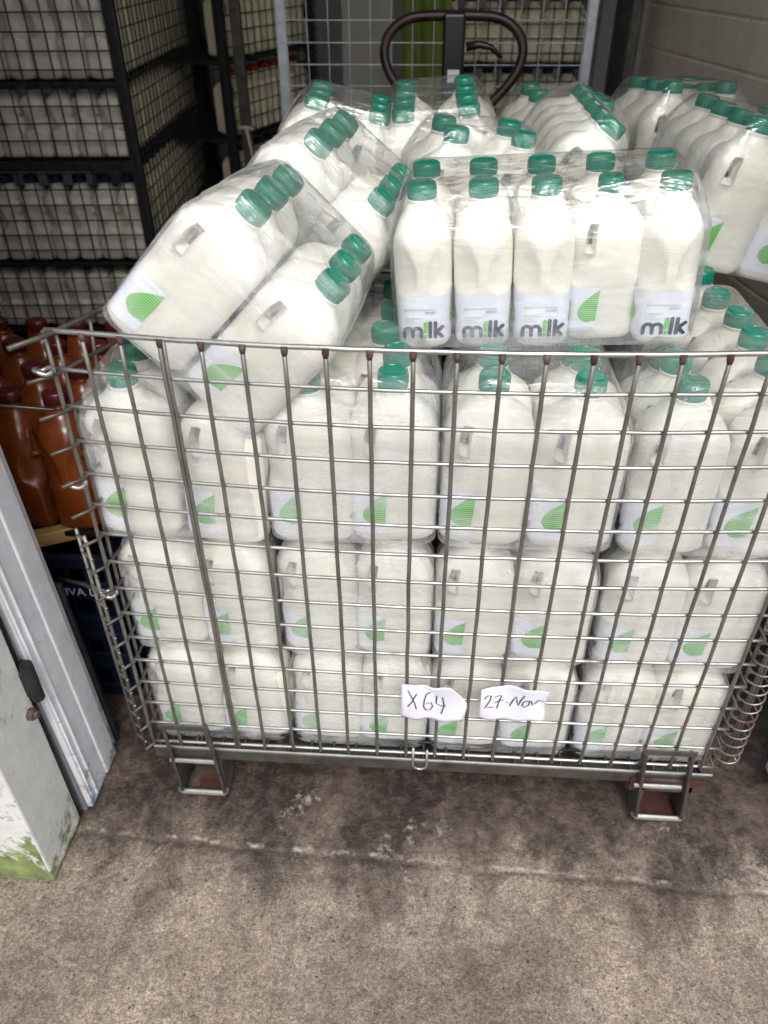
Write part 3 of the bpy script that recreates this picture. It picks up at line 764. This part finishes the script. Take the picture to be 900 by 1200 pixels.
# ------------------------------------------------------------------ left: orange bottles over blue crates
M_CRATE = mat('dark_blue_crate', (.003,.006,.020), .45)
M_ORJ = mat('orange_juice_bottle', (.50,.135,.02), .25); 
v = coord(M_ORJ); base(M_ORJ, ramp(M_ORJ, noi(M_ORJ, v, 14, 3), [(.3, (.085,.018,.004)), (.7, (.17,.042,.008))]))
M_WOOD = mat('pale_timber', (.35,.19,.07), .65); v = coord(M_WOOD, 'Object', (3,40,40)); base(M_WOOD, ramp(M_WOOD, noi(M_WOOD, v, 2, 4), [(.3, (.25,.12,.04)), (.7, (.45,.26,.10))]))
M_WTXT = mat('white_print', (.45,.47,.55), .5)
def crate(x, y, z, label, txt):
    rt = empty('plastic_crate', (x, y, z), label, 'crate', 'dark blue crates left of the cage')
    W, D, H = .40, .30, .185; mb = MB()
    for a, b_ in (((-W,0,0),(0,.006,H)),):
        pass
    # front with openings: rails and posts
    for (fa, fb) in (((-W,0,0),(0,.008,.035)), ((-W,0,.080),(0,.008,.125)), ((-W,0,.160),(0,.014,H))): mb.box(fa, fb, 0, .001)
    for k in range(11): mb.box((-W+k*.0392, .0015, .003), (-W+.008+k*.0392, .007, H-.003), 0)
    for k in range(9): mb.box((-.0075, .016+k*.0345, .003), (-.001, .024+k*.0345, H-.003), 0)
    for (fa, fb) in (((-.008,.0145,0),(0,D,.035)), ((-.008,.0085,.080),(0,D,.125)), ((-.014,.0145,.160),(.001,D,H))): mb.box(fa, fb, 0)
    mb.box((-W,.0085,0),(-W+.008,D,H)); mb.box((-W+.009,D-.008,0),(-.015,D,H)); mb.box((-W+.009,.0155,.004),(-.015,D-.009,.010))
    mb.build('crate_body', M_CRATE, rt)
    if txt:
        cu = bpy.data.curves.new('t', 'FONT'); cu.body = txt; cu.size = .026; cu.extrude = .0004; cu.align_x = 'RIGHT'
        to = bpy.data.objects.new('t', cu); COL.objects.link(to); bpy.context.view_layer.update()
        me = bpy.data.meshes.new_from_object(to); bpy.data.objects.remove(to)
        o = bpy.data.objects.new('crate_lettering', me); COL.objects.link(o); me.materials.append(M_WTXT); o.parent = rt
        o.location = (-.006, -.0012, .093); o.rotation_euler = (R(90), 0, 0)
crate(-.125, .215, .003, 'dark blue slatted plastic crate on the ground, lowest of its stack', None)
crate(-.122, .220, .192, 'dark blue slatted crate with white lettering, topmost of its stack', 'NEIVA DO')
tag(MB().box((-.46, 0, 0), (.0, .022, .028), 0, .002).build('timber_batten', M_WOOD), 'pale timber batten lying under the orange bottles', 'timber batten')
bo = bpy.data.objects['timber_batten']; bo.location = (-.105, .30, .388); bo.rotation_euler = (0, R(2), R(28))
# orange bottles use the milk bottle's shape with other materials
def variant(name, mb_, mc_, lab_=False):
    rt = empty(name)
    me = bpy.data.meshes.new('body'); 
    vs, fs = bottle_mesh(); b1 = link('body', vs, fs, mb_, rt)
    b2 = link('cap', *cap_mesh(), mc_, rt); bpy.context.view_layer.update(); reg(rt); return rt
def placer(rt):
    st = [False]
    def f(Mx, label, group, cat):
        if not st[0]: o = rt; st[0] = True
        else: o = copy_tree(rt)
        o.matrix_world = Mx; return tag(o, label, cat, group)
    return f
M_CAPD = mat('dark_red_cap', (.06,.008,.008), .35)
orange = placer(variant('juice_bottle', M_ORJ, M_CAPD))
for j in range(4):
    for i in range(5):
        orange(Matrix.Translation((-.170-i*.082, .30+j*.100, .418)) @ Matrix.Rotation(R(90+jit(4)), 4, 'Z') @ Matrix.Diagonal((.84,1.05,1.12,1)),
               'orange juice bottle above the blue crates, %s, %s from the right' % (rowname(j), ORD[i]), 'orange juice bottles left of the cage', 'juice bottle')
tag(MB().box((-.62,.25,0),(-.10,.66,.012),0,.002).build('tray', M_BLK), 'black tray carrying the orange juice bottles', 'tray').location = (0,0,.4045)
tag(MB().tube([(-.30,.06,.78),(-.14,.03,.806),(-.004,-.002,.817)], .0022, 6).build('cable', M_BLK, None, True), 'thin black cable tied to the left corner of the cage', 'cable')
tag(MB().tube([(-.17,.14,.40),(-.10,.10,.425),(-.012,.02,.47)], .003, 6).build('steel_rod', M_FR, None, True), 'bare steel rod poking out left of the cage', 'rod')

# ------------------------------------------------------------------ roll cages behind
def wire_panel(name, W, H, pitch, r, m, parent, loc=(0,0,0), rz=0, vp=None):
    mb = MB(); nx = int(W/pitch); nz = int(H/(vp or pitch))
    for i in range(nx+1): mb.tube([(i*W/nx, 0, 0), (i*W/nx, 0, H)], r, 5, cap=False)
    for j in range(nz+1): mb.tube([(0, r*1.8, j*H/nz), (W, r*1.8, j*H/nz)], r, 5, cap=False)
    o = mb.build(name, m, parent, True); o.location = loc; o.rotation_euler = (0,0,rz); return o
M_BOT3 = mat('shaded_milk_plastic', (.52,.49,.43), .4)  # milk plastic darkened in its colour to stand for the store's shade
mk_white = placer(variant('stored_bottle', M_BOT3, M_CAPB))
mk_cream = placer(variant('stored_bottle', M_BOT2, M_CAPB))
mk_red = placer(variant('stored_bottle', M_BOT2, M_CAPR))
def rollcage(org, yaw, W, D, levels, label, mid, post=.022):
    rt = empty('roll_cage', org, label, 'roll cage', 'roll cages at the back of the store'); rt.rotation_euler = (0,0,R(yaw))
    for x, y in ((0,0),(-W,0),(0,D),(-W,D)):
        MB().box((x-post*.7, y, .12), (x+post*.7, y+post*1.3, 1.75), 0, .003).build('post', M_DK, rt)
    for z in levels:
        mb = MB(); mb.box((-W, 0.002, z-(.030 if abs(z-.79) < .01 else .012)), (0, .016, z-.002), 0); mb.box((-W+.01, .021, z-.016), (-.01, D, z-.010), 0); mb.box((-.012, .022, z-.012), (-.001, D, z-.003), 0); mb.build('shelf', M_DK, rt)
    MB().box((-W-.02, -.01, .10), (.02, D+.03, .135), 0, .004).build('cage_base', M_DK, rt)
    for x, y in ((-.05,.05),(-W+.05,.05),(-.05,D-.05),(-W+.05,D-.05)):
        MB().tube([(x-.014, y, .05), (x+.014, y, .05)], .048, 16).build('castor', M_BLK, rt, True)
    wire_panel('mesh_panel', W, 1.58, .042, .0020, M_DKM, rt, (-W, -.006, .14), 0, .043)
    wire_panel('mesh_panel', D, 1.58, .042, .0020, M_DKM, rt, (.028, 0, .14), R(90), .040)
    bpy.context.view_layer.update(); return rt
A = rollcage((-.405, 1.50, 0), 4, 1.0, 1.0, [.28,.495,.79,.99,1.20], 'dark roll cage of shelved white bottles at far left', 'left')
def fill(rt, W, D, spec, where, grp):
    for zi, (z, ms, mside, sc) in enumerate(spec):
        n = int((W-.06)/.073)
        for i in range(n):
            if ms is None: break
            x = -.052-i*.073
            ms(rt.matrix_world @ Matrix.Translation((x, .070, z)) @ Matrix.Rotation(R(90), 4, 'Z') @ Matrix.Diagonal((1,1,sc,1)),
               'white bottle in the %s, %s shelf, %s from its right post' % (where, ORD[zi], ORD[i]), grp, 'stored bottle')
        for j in range(1, int((D-.08)/.078)):
            if mside is None: break
            mside(rt.matrix_world @ Matrix.Translation((-.068, .085+j*.078, z)) @ Matrix.Diagonal((1,.98,sc,1)),
               'cream bottle at the side of the %s, %s shelf, %s from the front' % (where, ORD[zi], ORD[j-1]), grp, 'stored bottle')
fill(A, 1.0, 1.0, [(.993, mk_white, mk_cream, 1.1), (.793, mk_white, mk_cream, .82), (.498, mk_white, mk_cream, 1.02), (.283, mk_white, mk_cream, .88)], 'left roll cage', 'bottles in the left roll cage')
B = rollcage((-.03, 2.60, 0), 70, .60, .50, [.28,.50,.74,.98], 'dark roll cage behind the tied post, holding cream and red capped bottles', 'mid')
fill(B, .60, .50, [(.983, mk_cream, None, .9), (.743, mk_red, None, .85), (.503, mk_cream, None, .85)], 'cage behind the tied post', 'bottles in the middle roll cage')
C_ = rollcage((.98, 2.35, 0), 0, .62, .5, [.28,.50,.72,.94,1.16], 'dim roll cage of cream bottles behind the centre mesh', 'right')
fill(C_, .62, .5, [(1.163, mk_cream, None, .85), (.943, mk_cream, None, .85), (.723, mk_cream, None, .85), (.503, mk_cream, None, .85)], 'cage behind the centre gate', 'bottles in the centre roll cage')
tp = empty('tied_post', (-.17, 1.92, 0), 'grey steel post with a strip of tape tied round it', 'post')
MB().box((-.016, 0, 0), (.016, .03, 1.7), 0, .003).build('post', M_FR, tp)
mb = MB(); mb.tube([(-.022,-.006,.80),(0,-.012,.805),(.022,-.004,.80),(.02,.035,.80),(-.02,.035,.80)], .007, 6, closed=True); mb.tube([(.006,-.014,.80),(.016,-.02,.74),(.022,-.016,.68)], .006, 6)
mb.build('tape', mat('tape', (.40,.34,.30), .7), tp, True)

# centre wire gate
gt = empty('wire_gate', (.045, 1.50, 0), 'galvanised wire gate with bright posts behind the handle', 'gate')
MB().box((-.012, 0, .05), (.014, .022, 1.6), 0, .003).build('post', M_GALV, gt)
MB().box((.786, 0, .05), (.812, .022, 1.6), 0, .003).build('post', M_GALV, gt)
wire_panel('mesh_panel', .77, 1.5, .053, .0017, M_GALV, gt, (.015, .006, .08), 0, .05)
tag(MB().box((0,0,0), (.155,.03,1.9), 0, .003).build('grey_board', M_DIM), 'plain grey upright board behind the wire gate', 'board').location = (.165, 1.86, 0)
M_LIME = mat('lime_fabric', (.20,.26,.02), .7); v = coord(M_LIME); base(M_LIME, ramp(M_LIME, noi(M_LIME, v, 6, 3), [(.3,(.07,.10,.008)),(.7,(.16,.20,.02))]))
mb = MB(); vs = []; fs = []
for k in range(15):
    for j in range(12):
        for s_ in (0, 1): vs.append((.01*k, .012*math.sin(k*1.1+j*.3)+s_*.012, .45+j*.07+.01*math.sin(k*.8)))
for k in range(14):
    for j in range(11):
        for s_ in (0, 1):
            q = lambda a, b_: (a*12+b_)*2+s_
            f_ = (q(k,j), q(k+1,j), q(k+1,j+1), q(k,j+1)); fs.append(f_ if s_ == 0 else f_[::-1])
tag(link('hanging_jacket', vs, fs, M_LIME), 'lime yellow cloth hanging behind the wire gate', 'cloth').location = (.35, 1.80, 0)

# pallet jack with looped handle
pj = empty('pallet_jack', (.495, 1.30, 0), 'pallet jack with dark worn loop handle standing behind the milk', 'pallet jack')
mb = MB(); zz = 0
P2 = [(0,1.152),(-.055,1.152),(-.100,1.148),(-.132,1.135),(-.156,1.112),(-.165,1.085),(-.162,1.058),(-.148,1.028),(-.120,.995),(-.088,.965),(-.050,.935),(0,.912)]
loop = P2+[(-x, z) for x, z in P2[-2:0:-1]]
pts = []
for i in range(len(loop)):
    p0, p1, p2, p3 = [Vector(loop[(i+k) % len(loop)]) for k in (-1,0,1,2)]
    for t in (0,.25,.5,.75):
        q = .5*((2*p1)+(-p0+p2)*t+(2*p0-5*p1+4*p2-p3)*t*t+(-p0+3*p1-3*p2+p3)*t**3); pts.append((q.x, (q.y-1.0)*.12, q.y))
mb.tube(pts, .0115, 12, closed=True); mb.build('handle_loop', M_COPP, pj, True)
MB().box((-.026, -.012, .25), (.026, .02, 1.158), 0, .006).build('shaft', M_BLK, pj)
mb = MB(); mb.tube([(.03,.0,1.09),(.06,.0,1.096),(.09,0,1.09),(.115,0,1.068)], [.010,.009,.007,.004], 8); mb.build('release_lever', M_COPP, pj, True)
MB().box((-.012, -.0145, 1.018), (.016, -.0125, 1.045), 0).build('sticker', mat('sticker', (.55,.57,.62), .5), pj)
mb = MB(); mb.box((-.09, -.05, .10), (.09, .08, .30), 0, .01); mb.box((-.26, -.16, .09), (-.10, -1.0, .13), 0) if False else None
mb.build('pump_body', M_DK, pj)
MB().tube([(-.03, .02, .09), (.03, .02, .09)], .09, 24).build('steer_wheel', M_BLK, pj, True)
